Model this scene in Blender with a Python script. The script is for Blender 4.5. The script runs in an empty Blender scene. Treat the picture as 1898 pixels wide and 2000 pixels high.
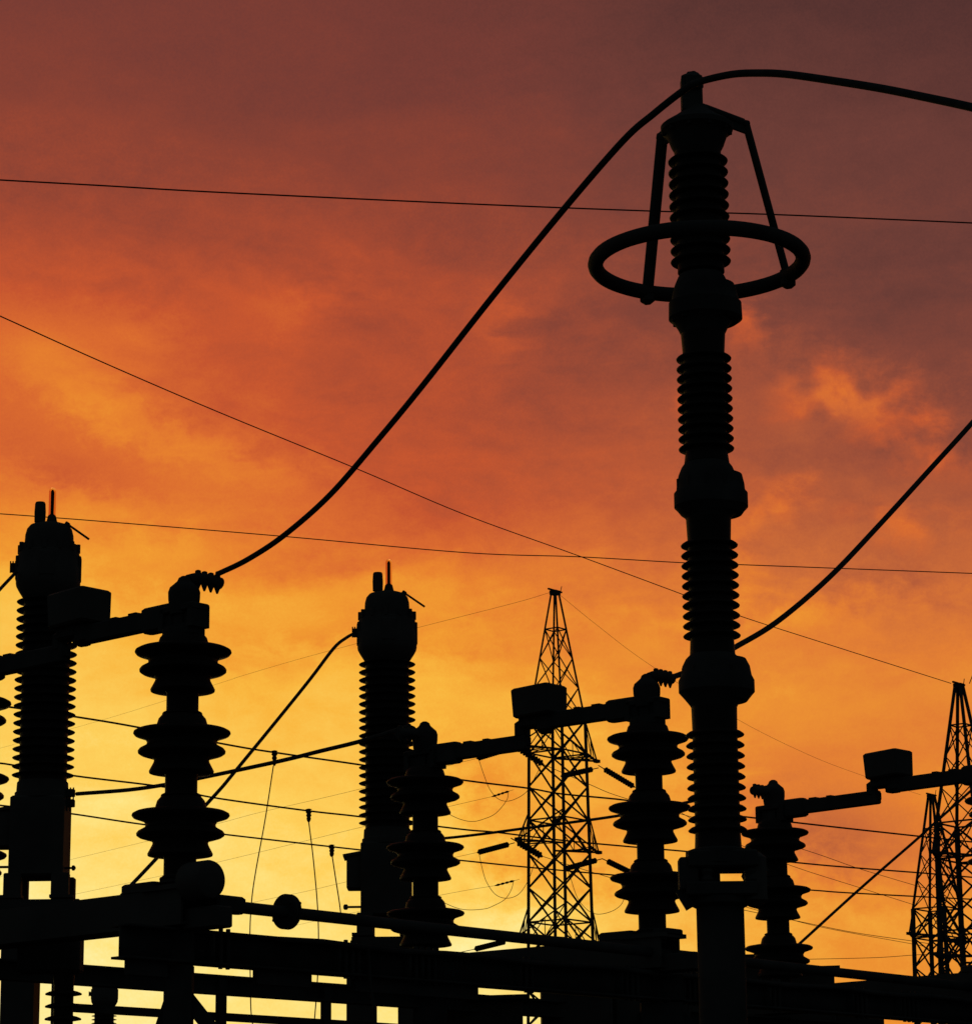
import bpy, bmesh, math, random
from mathutils import Vector, Matrix

random.seed(4)
SC = bpy.context.scene
COL = SC.collection
R = math.radians

# ------------------------------------------------------------------ camera
F = 5600.0                      # focal length in photo pixels (photo 1898 x 2000)
PITCH, ROLL = R(14.0), 0.0105
EYE = Vector((0, 0, 1.7))
_f = Vector((0, math.cos(PITCH), math.sin(PITCH)))
_r = Vector((1, 0, 0))
_u = Vector((0, -math.sin(PITCH), math.cos(PITCH)))
CU = math.cos(ROLL) * _u + math.sin(ROLL) * _r
CR = math.cos(ROLL) * _r - math.sin(ROLL) * _u
cam = bpy.data.cameras.new('camera')
cam.sensor_fit = 'HORIZONTAL'
cam.sensor_width = 36.0
cam.lens = F / 1898 * 36.0
cam.clip_start, cam.clip_end = 0.1, 9000
cam_o = bpy.data.objects.new('camera', cam)
m3 = Matrix((CR, CU, -_f)).transposed()
cam_o.matrix_world = Matrix.Translation(EYE) @ m3.to_4x4()
COL.objects.link(cam_o)
SC.camera = cam_o


def pt(px, py, Y):
    """world point on the plane y = Y seen at photo pixel (px, py)"""
    d = _f + CR * ((px - 949) / F) + CU * ((1000 - py) / F)
    return EYE + d * (Y / d.y)


def zat(px, py, Y):
    return pt(px, py, Y).z


def lin(c):
    c = c / 255.0
    return c / 12.92 if c <= 0.04045 else ((c + 0.055) / 1.055) ** 2.4


def rgb(r, g, b):
    return (lin(r), lin(g), lin(b), 1.0)


# ------------------------------------------------------------------ world: dusk sky
SUN_AZ, SUN_EL = R(-4.5), R(0.8)
world = bpy.data.worlds.new('World')
SC.world = world
world.use_nodes = True
nt = world.node_tree
nt.nodes.clear()


def N(t, **kw):
    n = nt.nodes.new(t)
    for k, v in kw.items():
        setattr(n, k, v)
    return n


def M(op, a, b=None, c=None, clamp=False):
    n = N('ShaderNodeMath', operation=op, use_clamp=clamp)
    for i, v in enumerate((a, b, c)):
        if v is None:
            continue
        if isinstance(v, (int, float)):
            n.inputs[i].default_value = v
        else:
            nt.links.new(v, n.inputs[i])
    return n.outputs[0]


def ramp(fac, stops, interp='LINEAR'):
    n = N('ShaderNodeValToRGB')
    cr = n.color_ramp
    cr.interpolation = interp
    while len(cr.elements) < len(stops):
        cr.elements.new(0.5)
    for e, (p, c) in zip(cr.elements, stops):
        e.position = p
        e.color = c if isinstance(c, tuple) else (c, c, c, 1)
    nt.links.new(fac, n.inputs[0])
    return n.outputs[0]


tc = N('ShaderNodeTexCoord')
sep = N('ShaderNodeSeparateXYZ')
nt.links.new(tc.outputs['Generated'], sep.inputs[0])
dx, dy, dz = sep.outputs
DEG = 180 / math.pi
az = M('MULTIPLY', M('ARCTAN2', dx, dy), DEG)
el = M('MULTIPLY', M('ARCSINE', dz), DEG)


def noise(scale_az, scale_el, scale, detail, rough, seed, distort=0.0):
    cx = N('ShaderNodeCombineXYZ')
    nt.links.new(M('MULTIPLY', az, scale_az), cx.inputs[0])
    nt.links.new(M('MULTIPLY', el, scale_el), cx.inputs[1])
    cx.inputs[2].default_value = seed
    n = N('ShaderNodeTexNoise')
    n.inputs['Scale'].default_value = scale
    n.inputs['Detail'].default_value = detail
    n.inputs['Roughness'].default_value = rough
    n.inputs['Distortion'].default_value = distort
    nt.links.new(cx.outputs[0], n.inputs['Vector'])
    return M('SUBTRACT', n.outputs['Fac'], 0.5)


n_big = noise(0.10, 0.28, 1.0, 5, 0.55, 3.1, 0.6)
n_mid = noise(0.35, 0.85, 1.0, 6, 0.6, 7.7, 0.5)
n_fine = noise(1.0, 1.4, 1.6, 5, 0.65, 1.3, 0.3)
n_puff = noise(1.0, 1.15, 0.95, 5, 0.52, 9.4, 0.15)
n_grain = noise(1.0, 1.0, 22.0, 2, 0.6, 5.3)
waz = M('ADD', az, M('ADD', M('MULTIPLY', n_mid, 2.6), M('MULTIPLY', n_fine, 0.9)))
wel = M('ADD', el, M('ADD', M('MULTIPLY', n_big, 1.4), M('MULTIPLY', n_fine, 0.9)))

# darkness t of the sky: 0 = bright yellow at the sun, 1 = dark maroon overhead
ELS = [3.8, 5.6, 7.1, 8.7, 10.2, 11.8, 13.3, 14.9, 16.4, 18.0, 19.5, 21.1, 22.6, 24.2]
TL = [.01, .045, .085, .13, .20, .29, .44, .56, .61, .66, .74, .81, .86, .89]
TM = [.04, .09, .19, .26, .33, .45, .60, .675, .71, .75, .81, .85, .88, .91]
TR = [.40, .43, .465, .455, .455, .54, .66, .75, .80, .855, .89, .92, .96, 1.0]
ef = M('DIVIDE', wel, 30.0, clamp=True)
rl, rm, rr = [ramp(ef, [(e / 30, t) for e, t in zip(ELS, T)]) for T in (TL, TM, TR)]
s = M('DIVIDE', M('ADD', waz, 8.5), 17.0, clamp=True)


def mixf(f, a, b):
    return M('ADD', M('MULTIPLY', a, M('SUBTRACT', 1.0, f)), M('MULTIPLY', b, f))


f1 = M('SMOOTH_MIN', M('MULTIPLY', s, 2.0), 1.0, 0.1, clamp=True)
f2 = M('SUBTRACT', M('MULTIPLY', s, 2.0), 1.0, clamp=True)
t = mixf(f2, mixf(f1, rl, rm), rr)

# banks of lit (-) and shaded (+) cloud:  az, el, half widths, slope, strength
BANKS = [(-9.6, 17.4, 1.6, .9, -.3, -.06), (-7.4, 15.8, 1.9, .5, -.42, -.13), (-4.5, 14.85, 1.2, .35, -.2, -.07),
         (-4.1, 17.9, 1.0, .45, -.1, -.08), (0.3, 17.6, .4, .4, 0, -.07), (-7.5, 17.5, 1.2, .5, -.2, -.05),
         (-8.0, 14.6, 1.3, .35, -.3, .05),
         (-3.0, 12.4, 1.8, .3, .1, -.07), (0.9, 12.9, 1.4, .25, .0, -.02), (-8.8, 12.3, 1.4, .6, 0, -.07),
         (0.2, 8.5, .9, .7, -.2, .13), (0.3, 7.2, .8, .5, -.3, .12), (0.1, 5.7, 1.1, .4, .2, -.10),
         (8.6, 12.4, 1.2, .5, 0, .07), (6.6, 7.5, 1.5, .9, -.2, .19), (8.8, 5.3, 1.2, .5, 0, -.03), (2.2, 7.0, .8, 1.2, 0, .10),
         (-1.5, 10.9, 1.8, .3, .1, -.06), (1.1, 10.4, .9, .4, 0, -.04), (-6.6, 13.2, 1.5, .25, .1, -.04), (-3.4, 11.7, 1.6, .2, .05, .04)]
PUFFS = [(5.2, 17.9, .55, .6, -.5, -.17), (7.2, 16.3, 1.1, .6, -.25, -.13), (8.5, 15.7, 1.4, .6, -.35, -.12), (6.4, 15.9, .6, .45, 0, -.09),
         (9.3, 15.0, .7, .45, -.2, -.10), (5.7, 13.9, .8, .5, 0, -.10), (8.7, 13.4, .9, .4, -.2, -.09), (4.2, 15.8, .22, .6, 0, -.10),
         (5.0, 12.9, .6, .7, .3, -.08), (5.6, 11.7, 2.2, .35, .05, -.12), (5.2, 9.2, 1.6, .4, -.1, .05), (8.9, 8.2, .7, .6, 0, -.05)]
puff = M('ADD', 0.66, M('MULTIPLY', n_puff, 4.2), clamp=True)
lit = None
for bi, (a0, e0, sa, se, sl, k) in enumerate(BANKS + PUFFS):
    u = M('SUBTRACT', waz, a0)
    v = M('SUBTRACT', M('SUBTRACT', wel, e0), M('MULTIPLY', u, sl))
    q = M('ADD', M('POWER', M('ABSOLUTE', M('DIVIDE', u, sa)), 2.0), M('POWER', M('ABSOLUTE', M('DIVIDE', v, se)), 2.0))
    g = M('POWER', 2.718, M('MULTIPLY', q, -0.75))
    if bi < len(BANKS):
        g = M('MULTIPLY', g, M('ADD', 1.0, M('MULTIPLY', n_fine, 1.4)))
    else:
        g = M('MULTIPLY', g, puff)
        if k < 0:
            lit = g if lit is None else M('MAXIMUM', lit, g)
    t = M('ADD', t, M('MULTIPLY', g, k))
low = M('SUBTRACT', 1.0, M('DIVIDE', M('SUBTRACT', el, 17.0), 7.0, clamp=True))     # cloud texture dies out upwards
tex = M('ADD', M('ADD', M('MULTIPLY', n_big, 0.20), M('MULTIPLY', n_mid, 0.14)), M('MULTIPLY', n_fine, 0.05))
t = M('ADD', t, M('MULTIPLY', tex, M('ADD', 0.25, M('MULTIPLY', low, 0.75))))
t = M('ADD', t, M('MULTIPLY', n_grain, 0.05))
t = M('MAXIMUM', M('MINIMUM', t, 1.0), 0.0)
sky_l = ramp(t, [(0.0, rgb(255, 240, 165)), (0.07, rgb(254, 226, 128)), (0.16, rgb(251, 206, 90)), (0.29, rgb(247, 180, 60)),
                 (0.39, rgb(239, 152, 46)), (0.48, rgb(230, 128, 43)), (0.57, rgb(216, 104, 44)), (0.66, rgb(196, 83, 44)),
                 (0.74, rgb(170, 73, 46)), (0.82, rgb(140, 64, 48)), (0.90, rgb(116, 57, 49)), (1.0, rgb(80, 46, 43))])
sky_r = ramp(t, [(0.0, rgb(255, 240, 165)), (0.16, rgb(250, 204, 92)), (0.30, rgb(242, 166, 58)), (0.39, rgb(234, 143, 48)), (0.48, rgb(224, 124, 49)),
                 (0.57, rgb(204, 107, 53)), (0.66, rgb(179, 90, 54)), (0.74, rgb(157, 78, 54)), (0.82, rgb(128, 66, 53)), (0.90, rgb(106, 58, 51)), (1.0, rgb(78, 45, 43))])
mx = N('ShaderNodeMix', data_type='RGBA')
nt.links.new(M('MULTIPLY', M('MULTIPLY', M('SUBTRACT', s, 0.45), 2.5, clamp=True), M('SUBTRACT', 1.0, M('MULTIPLY', lit, 0.75), clamp=True)), mx.inputs['Factor'])
nt.links.new(sky_l, mx.inputs['A'])
nt.links.new(sky_r, mx.inputs['B'])
sky_col = mx.outputs['Result']
# the glow belongs to the sunset side: away from the sun the sky falls to a dim blue-green dusk
sv = Vector((math.sin(SUN_AZ) * math.cos(SUN_EL), math.cos(SUN_AZ) * math.cos(SUN_EL), math.sin(SUN_EL)))
cosang = M('ADD', M('ADD', M('MULTIPLY', dx, sv.x), M('MULTIPLY', dy, sv.y)), M('MULTIPLY', dz, sv.z))
ang = M('MULTIPLY', M('ARCCOSINE', M('MINIMUM', M('MAXIMUM', cosang, -1.0), 1.0)), DEG)
glow = ramp(M('DIVIDE', ang, 180.0), [(0.0, 1.0), (30 / 180, 1.0), (44 / 180, .10), (70 / 180, .012), (1.0, 0.0)])
mixn = N('ShaderNodeMix', data_type='RGBA')
nt.links.new(glow, mixn.inputs['Factor'])
mixn.inputs['A'].default_value = (0.018, 0.027, 0.032, 1)
nt.links.new(sky_col, mixn.inputs['B'])
nish = N('ShaderNodeTexSky', sky_type='NISHITA')
nish.sun_disc = False
nish.sun_elevation = SUN_EL
nish.sun_rotation = SUN_AZ
nish.dust_density = 4.0
bg1 = N('ShaderNodeBackground')
nt.links.new(mixn.outputs['Result'], bg1.inputs['Color'])
bg2 = N('ShaderNodeBackground')
nt.links.new(nish.outputs[0], bg2.inputs['Color'])
bg2.inputs['Strength'].default_value = 0.004
add = N('ShaderNodeAddShader')
nt.links.new(bg1.outputs[0], add.inputs[0])
nt.links.new(bg2.outputs[0], add.inputs[1])
out = N('ShaderNodeOutputWorld')
nt.links.new(add.outputs[0], out.inputs['Surface'])

# the sun: behind cloud on the horizon, in front of the camera, almost spent
sun = bpy.data.lights.new('sun', 'SUN')
sun.energy, sun.angle, sun.color = 0.06, R(8), (1.0, 0.55, 0.22)
sun_o = bpy.data.objects.new('sun', sun)
sun_o.rotation_euler = sv.to_track_quat('Z', 'Y').to_euler()
COL.objects.link(sun_o)

vs = SC.view_settings
vs.view_transform, vs.look, vs.exposure, vs.gamma = 'Standard', 'None', 0.0, 1.0
vs.use_curve_mapping = False
SC.cycles.max_bounces = 6


# ------------------------------------------------------------------ materials
def mat(name, c1, c2, rough=0.8, scale=6.0, spec=0.12, metallic=0.0):
    m = bpy.data.materials.new(name)
    m.use_nodes = True
    t = m.node_tree
    b = t.nodes['Principled BSDF']
    b.inputs['Roughness'].default_value = rough
    b.inputs['Specular IOR Level'].default_value = spec
    b.inputs['Metallic'].default_value = metallic
    co = t.nodes.new('ShaderNodeTexCoord')
    n = t.nodes.new('ShaderNodeTexNoise')
    n.inputs['Scale'].default_value = scale
    n.inputs['Detail'].default_value = 6
    r = t.nodes.new('ShaderNodeValToRGB')
    r.color_ramp.elements[0].position, r.color_ramp.elements[1].position = 0.35, 0.7
    r.color_ramp.elements[0].color = (*c1, 1)
    r.color_ramp.elements[1].color = (*c2, 1)
    t.links.new(co.outputs['Object'], n.inputs['Vector'])
    t.links.new(n.outputs['Fac'], r.inputs[0])
    t.links.new(r.outputs[0], b.inputs['Base Color'])
    return m


STEEL = mat('weathered_steel', (.055, .052, .048), (.095, .088, .08), .85)
PAINT = mat('grey_paint', (.075, .068, .06), (.12, .108, .095), .8, 3)
PORC = mat('brown_porcelain', (.030, .024, .020), (.050, .036, .030), .55, 8, .1)
CABLE = mat('stranded_aluminium', (.05, .05, .05), (.09, .085, .08), .85, 30)
WIRE = mat('far_wire', (.05, .045, .05), (.08, .07, .075), .9, 5, .0)
TOWER = mat('galvanised_lattice', (.06, .055, .06), (.10, .095, .10), .9, 2, .0)
GROUND = mat('gravel_ground', (.05, .045, .04), (.10, .09, .08), .95, 1.5, .0)
GLASS = bpy.data.materials.new('gauge_glass')
GLASS.use_nodes = True
_b = GLASS.node_tree.nodes['Principled BSDF']
_b.inputs['Transmission Weight'].default_value = 1.0
_b.inputs['IOR'].default_value = 1.04
_b.inputs['Roughness'].default_value = 0.02
_b.inputs['Base Color'].default_value = (0.75, 0.38, 0.28, 1)


# ------------------------------------------------------------------ mesh helpers
class MB:
    def __init__(self):
        self.v, self.f = [], []

    def add(self, vs_, fs):
        o = len(self.v)
        self.v += [Vector(p) for p in vs_]
        self.f += [[i + o for i in q] for q in fs]
        return self

    def lathe(self, prof, c=(0, 0, 0), axis=None, n=40):
        """prof: (radius, height) list; closed at both ends"""
        c = Vector(c)
        ax = (Vector(axis) if axis else Vector((0, 0, 1))).normalized()
        e1 = ax.orthogonal().normalized()
        e2 = ax.cross(e1)
        vs_, fs = [], []
        for r, h in prof:
            for k in range(n):
                a = 2 * math.pi * k / n
                vs_.append(c + ax * h + (e1 * math.cos(a) + e2 * math.sin(a)) * r)
        for i in range(len(prof) - 1):
            for k in range(n):
                a, b = i * n + k, i * n + (k + 1) % n
                fs.append([a, b, b + n, a + n])
        fs.append([k for k in range(n)][::-1])
        fs.append([(len(prof) - 1) * n + k for k in range(n)])
        return self.add(vs_, fs)

    def box(self, c, sx, sy, sz, ex=(1, 0, 0), bev=0.0, taper=1.0):
        """box with its long edge along ex (horizontal or not), z kept as upright as possible"""
        ex = Vector(ex).normalized()
        up = Vector((0, 0, 1))
        ey = up.cross(ex)
        ey = ey.normalized() if ey.length > 1e-4 else Vector((0, 1, 0))
        ez = ex.cross(ey)
        c = Vector(c)
        X, Y, Z = sx / 2, sy / 2, sz / 2
        if bev <= 0:
            vs_ = [c + ex * (X * a * (taper if d < 0 else 1)) + ey * (Y * b * (taper if d < 0 else 1)) + ez * (Z * d)
                   for d in (-1, 1) for a, b in ((-1, -1), (1, -1), (1, 1), (-1, 1))]
            return self.add(vs_, [[3, 2, 1, 0], [4, 5, 6, 7], [0, 1, 5, 4], [1, 2, 6, 5], [2, 3, 7, 6], [3, 0, 4, 7]])
        rings = []
        for d, ins in ((-Z, bev), (-Z + bev, 0), (Z - bev, 0), (Z, bev)):
            k = (taper if d < 0 else 1)
            x, y = (X - ins) * k, (Y - ins) * k
            b = bev
            rings.append([(x, y - b), (x, b - y), (x - b, -y), (b - x, -y), (-x, b - y), (-x, y - b), (b - x, y), (x - b, y)])
        vs_, fs = [], []
        for (d, _), rg in zip(((-Z, 0), (-Z + bev, 0), (Z - bev, 0), (Z, 0)), rings):
            vs_ += [c + ex * p + ey * q + ez * d for p, q in rg]
        for i in range(3):
            for k in range(8):
                a, b = i * 8 + k, i * 8 + (k + 1) % 8
                fs.append([a, b, b + 8, a + 8])
        fs += [list(range(8))[::-1], [24 + k for k in range(8)]]
        return self.add(vs_, fs)

    def bar(self, p, q, w, h=None):
        p, q = Vector(p), Vector(q)
        return self.box((p + q) / 2, (q - p).length, w, h or w, q - p)

    def tube(self, pts, r, n=8, r2=None):
        pts = [Vector(p) for p in pts]
        vs_, fs = [], []
        e1 = None
        L = len(pts)
        for i, p in enumerate(pts):
            d = (pts[min(i + 1, L - 1)] - pts[max(i - 1, 0)]).normalized()
            e1 = d.orthogonal() if e1 is None else e1 - d * e1.dot(d)
            e1.normalize()
            e2 = d.cross(e1)
            rr_ = r if r2 is None else r + (r2 - r) * i / (L - 1)
            for k in range(n):
                a = 2 * math.pi * k / n
                vs_.append(p + (e1 * math.cos(a) + e2 * math.sin(a)) * rr_)
        for i in range(L - 1):
            for k in range(n):
                a, b = i * n + k, i * n + (k + 1) % n
                fs.append([a, b, b + n, a + n])
        fs += [list(range(n))[::-1], [(L - 1) * n + k for k in range(n)]]
        return self.add(vs_, fs)

    def torus(self, c, Rr, r, axis=(0, 0, 1), n=72, m=14):
        c = Vector(c)
        ax = Vector(axis).normalized()
        e1 = ax.orthogonal().normalized()
        e2 = ax.cross(e1)
        vs_, fs = [], []
        for i in range(n):
            a = 2 * math.pi * i / n
            d = e1 * math.cos(a) + e2 * math.sin(a)
            for k in range(m):
                b = 2 * math.pi * k / m
                vs_.append(c + d * (Rr + r * math.cos(b)) + ax * (r * math.sin(b)))
        for i in range(n):
            for k in range(m):
                fs.append([i * m + k, ((i + 1) % n) * m + k, ((i + 1) % n) * m + (k + 1) % m, i * m + (k + 1) % m])
        return self.add(vs_, fs)

    def mesh(self, name, material, origin=(0, 0, 0), smooth=True):
        o = Vector(origin)
        me = bpy.data.meshes.new(name)
        me.from_pydata([tuple(p - o) for p in self.v], [], self.f)
        bm = bmesh.new()
        bm.from_mesh(me)
        bmesh.ops.recalc_face_normals(bm, faces=bm.faces)
        if smooth:
            for f in bm.faces:
                f.smooth = len(f.verts) == 4
            for e in bm.edges:
                if len(e.link_faces) == 2 and e.calc_face_angle(0) > R(40):
                    e.smooth = False
        bm.to_mesh(me)
        bm.free()
        me.materials.append(material)
        return me

    def build(self, name, material, parent=None, origin=None, smooth=True):
        """link as one mesh object; under a parent the verts are given in world space unless origin says otherwise"""
        if origin is None:
            origin = root_loc(parent) if parent else (0, 0, 0)
        o = bpy.data.objects.new(name, self.mesh(name, material, origin, smooth))
        COL.objects.link(o)
        o.parent = parent
        return o


def root_loc(o):
    p = Vector(o.location)
    while o.parent:
        o = o.parent
        p += Vector(o.location)
    return p


def tag(o, label, cat, group=None, kind=None):
    if label:
        o['label'] = label
    if cat:
        o['category'] = cat
    if group:
        o['group'] = group
    if kind:
        o['kind'] = kind
    return o


def empty(name, loc, label, cat, group=None):
    o = bpy.data.objects.new(name, None)
    o.empty_display_size = 0.1
    COL.objects.link(o)
    o.location = loc
    return tag(o, label, cat, group)


def single(mb, name, material, label, cat, group=None):
    o = mb.build(name, material)
    return tag(o, label, cat, group)


def copy_tree(o, parent=None):
    c = o.copy()
    COL.objects.link(c)
    c.parent = parent
    for ch in [x for x in bpy.data.objects if x.parent == o]:
        copy_tree(ch, c)
    return c


def spline(P, k=8):
    """Catmull-Rom through the points"""
    P = [Vector(p) for p in P]
    if len(P) < 3:
        return P
    Q = [2 * P[0] - P[1]] + P + [2 * P[-1] - P[-2]]
    res = []
    for i in range(1, len(Q) - 2):
        a, b, c, d = Q[i - 1], Q[i], Q[i + 1], Q[i + 2]
        for j in range(k):
            x = j / k
            res.append(0.5 * (2 * b + (c - a) * x + (2 * a - 5 * b + 4 * c - d) * x * x + (3 * b - a - 3 * c + d) * x ** 3))
    res.append(P[-1])
    return res


def line_pts(px_pts, Y0, Y1, k=8):
    """photo points of a hanging line whose ends lie at world distances Y0 and Y1"""
    n = [0.0]
    for a, b in zip(px_pts, px_pts[1:]):
        n.append(n[-1] + math.hypot(b[0] - a[0], b[1] - a[1]))
    return spline([pt(p[0], p[1], Y0 + (Y1 - Y0) * d / n[-1]) for p, d in zip(px_pts, n)], k)


def wire(name, px_pts, Y0, Y1, thick, label, cat, group=None, material=None, n=6, k=8, ext=0.0):
    pts = line_pts(px_pts, Y0, Y1, k)
    if ext:                                                 # run on past the frame on both sides
        pts = [pts[0] + (pts[0] - pts[1]).normalized() * ext] + pts + [pts[-1] + (pts[-1] - pts[-2]).normalized() * ext]
    r = thick * (Y0 + Y1) / 2 / F / 2
    return single(MB().tube(pts, r, n), name, material or WIRE, label, cat, group)


# ------------------------------------------------------------------ ground
g = MB()
g.add([(-4000, -400, 0), (4000, -400, 0), (4000, 6000, 0), (-4000, 6000, 0)], [[0, 1, 2, 3]])
tag(g.build('ground', GROUND), None, None, None, 'structure')


# ------------------------------------------------------------------ surge arrester
def shed_profile(zs, tip, val, th, drop=0.35):
    """ribbed porcelain, from the top rib down"""
    p = []
    for z in zs:
        p += [(val, z + th * 1.25), (tip * .55 + val * .45, z + th * .8), (tip * .97, z + th * .3), (tip, z), (tip * .985, z - th * .3),
              (tip * .5 + val * .5, z - th * .55), (val, z - th * .8)]
    return p


YA = 10.5
KA = YA / 13.6
A_TOP, A_BOT = (1360, 180), (1405, 1800)
_p = pt(1383, 1000, YA)
AX = Vector((_p.x, YA, 0))


def az_(py):                       # height on the arrester axis for a photo row
    return zat(1383, py, YA)


def am(px):                        # arrester pixel -> metres
    return px / 398.0 * KA


arr = empty('surge_arrester', AX, 'tall ribbed surge arrester column ringed by a hoop near its top', 'surge arrester')


def at(z):
    return Vector((AX.x, AX.y, z))


SECT = [((315, 511, 10), (60, 46)), ((701, 877, 10), (54.5, 41)), ((1065.7, 1242.7, 10), (55.5, 42)), ((1436, 1622.6, 10), (56, 43))]
necks = [((297, 47), (532, 46.5)), ((650, 44), (905, 44)), ((1012, 44), (1285, 44)), ((1380, 44), (1668, 45))]
for (y0, y1, n), (tip, val) in SECT:
    i = SECT.index(((y0, y1, n), (tip, val)))
    zs = [az_(y0 + (y1 - y0) * k / (n - 1)) for k in range(n)]
    prof = [(am(necks[i][0][1]), az_(necks[i][0][0]))] + shed_profile(zs, am(tip), am(val), 0.0155 * KA) + [(am(necks[i][1][1]), az_(necks[i][1][0]))]
    MB().lathe(prof, (AX.x, AX.y, 0), n=48).build('porcelain_section', PORC, arr)


def flange(y0, y1, neck, rows):
    mb = MB()
    mb.lathe([(am(r), az_(y)) for y, r in rows], (AX.x, AX.y, 0), n=48)
    zc = az_(y0 + (y1 - y0) * .42)
    for k in range(10):                                     # flange bolts
        a = 2 * math.pi * k / 10 + .2
        b = Vector((math.cos(a), math.sin(a), 0)) * am(57)
        mb.lathe([(.010, -.03), (.010, .034)], at(zc) + b, n=8)
    rw = [q for q in rows if q[1] > 50]
    mb.lathe([(am(r * .99), az_(y)) for y, r in rw], (AX.x + am(13), AX.y + .01, 0), n=40)    # lifting lug side
    return mb.build('joint_flange', STEEL, arr)


flange(590, 650, 44, [(538, 44), (543, 47), (556, 53), (572, 58), (588, 61), (592, 66), (622, 67), (628, 58), (640, 50), (648, 46), (652, 44)])
flange(915, 1010, 44, [(906, 44), (914, 50), (928, 56), (946, 60), (958, 61), (964, 66), (990, 66), (996, 60), (1004, 54), (1010, 46), (1014, 44)])
flange(1285, 1380, 44, [(1280, 44), (1288, 52), (1302, 59), (1320, 62), (1330, 67), (1352, 67), (1360, 60), (1370, 52), (1378, 46), (1382, 44)])

# head: cap, terminal post, ring and its brackets
cap = MB()
cap.lathe([(am(23), az_(208)), (am(26), az_(216)), (am(48), az_(231)), (am(68), az_(243)), (am(73), az_(247)), (am(72), az_(256)), (am(62), az_(262)),
           (am(58), az_(272)), (am(53), az_(285)), (am(46), az_(297)), (am(45), az_(300))], (AX.x, AX.y, 0), n=48)
for k in range(10):
    a = 2 * math.pi * k / 10
    cap.lathe([(.009, -.014), (.009, .010)], at(az_(256)) + Vector((math.cos(a), math.sin(a), 0)) * am(66), n=8)
cap.build('head_cap', STEEL, arr)
tp = MB()
px0 = pt(1350, 175, YA)
tp.box((px0.x, YA, (az_(150) + az_(222)) / 2), am(42), .09, az_(150) - az_(222), bev=.008)
tp.lathe([(am(23), -.03), (am(23), .012), (am(17), .024), (am(13), .034)], (px0.x + am(2), YA, az_(158)), n=6)
tp.box((px0.x + am(3), YA - .05, az_(168)), am(30), .03, am(30), bev=.006)
tp.lathe([(.010, -.05), (.010, .045)], (px0.x + am(5), YA, az_(160)), n=8)
tp.build('terminal_post', STEEL, arr)
RZ = (pt(1370, 511, YA)).z
RR = am(206)
rc = Vector((pt(1365, 511, YA).x, YA, RZ))
MB().torus(rc - Vector((0, 0, am(1.5))), RR, am(15.4)).build('grading_ring', STEEL, arr)
for phi, rk, w in ((R(117), .66, am(24)), (R(26), .56, am(16.5))):
    d = Vector((math.cos(phi), math.sin(phi), 0))
    zk = az_(222)
    b = MB()
    p0, p1, p2 = at(az_(207)) + d * am(20), at(zk) + d * RR * rk, rc + d * RR
    b.tube([p0, p1 - d * .012], w / 2, 10)
    b.box((p0 + p1) / 2 - Vector((0, 0, .02)), (p1 - p0).length, .012, .05, p1 - p0)
    b.lathe([(w * .2, -w * .45), (w * .5, -w * .3), (w * .56, 0), (w * .5, w * .3), (w * .2, w * .45)], p1 - Vector((0, 0, .004)), n=12)
    b.tube([p1, p2 + Vector((0, 0, -.012))], w / 2, 10)
    b.box(p2 + Vector((0, 0, -.01)), .05, .055, .085, Vector((-d.y, d.x, 0)), bev=.012)
    b.build('ring_bracket', STEEL, arr)
base = MB()
base.lathe([(am(45), az_(1658)), (am(62), az_(1664)), (am(63), az_(1690)), (am(50), az_(1694))], (AX.x, AX.y, 0), n=40)
base.box(at(az_(1684)) + Vector((am(4), 0, 0)), am(130), .3 * KA, am(32), bev=.006)
for fx, fy in ((-26, -42), (-26, 42), (58, -42), (58, 42)):
    base.lathe([(am(9), az_(1732)), (am(13), az_(1724)), (am(9), az_(1716)), (am(13), az_(1708)), (am(9), az_(1698))],
               (AX.x + am(fx), AX.y + am(fy), 0), n=16)
base.lathe([(am(22), az_(1696)), (am(22), az_(1732))], (AX.x - am(20), AX.y, 0), n=16)
base.box(at(az_(1742)), am(132), .3 * KA, am(26), bev=.006)
base.build('base_plate', STEEL, arr)
cnt = MB()
cnt.box(at(az_(1722)) + Vector((am(66), -.04, 0)), am(40), .12, am(100), bev=.02)
cnt.bar(at(az_(1664)) + Vector((am(44), -.03, 0)), at(az_(1712)) + Vector((am(82), -.03, 0)), .05, .05)
cnt.build('discharge_counter', PAINT, arr)
sb = MB()
sb.box(at(az_(1712)) + Vector((-am(60), -.05, 0)), am(36), .1, am(62), bev=.006)
sb.bar(at(az_(1740)) + Vector((-am(76), -.05, 0)), at(az_(1776)) + Vector((-am(56), -.05, 0)), .03, .04)
sb.build('side_bracket', STEEL, arr)
ped = MB()
ped.lathe([(am(45), 0), (am(45), az_(1775)), (am(58), az_(1768)), (am(60), az_(1755)), (am(40), az_(1752))], (AX.x, AX.y, 0), n=32)
ped.build('pedestal_pipe', STEEL, arr)

# ------------------------------------------------------------------ disconnect switches
HEAD = .028   # the pivot head of the driven post stands a little higher


def unit_profile():
    return [(.04, .07), (.062, .07), (.085, .064), (.097, .05), (.103, .03), (.106, .013),
            (.15, .010), (.184, .004), (.197, -.003), (.199, -.010), (.193, -.018), (.172, -.025), (.150, -.033), (.142, -.046), (.144, -.058),
            (.157, -.066), (.172, -.074), (.179, -.083), (.178, -.091), (.168, -.098), (.145, -.105), (.118, -.112), (.112, -.121),
            (.114, -.130), (.121, -.144), (.128, -.157), (.1325, -.166), (.131, -.173), (.12, -.175), (.07, -.176), (.066, -.182),
            (.066, -.255), (.08, -.262), (.083, -.268), (.04, -.268)]


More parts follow.
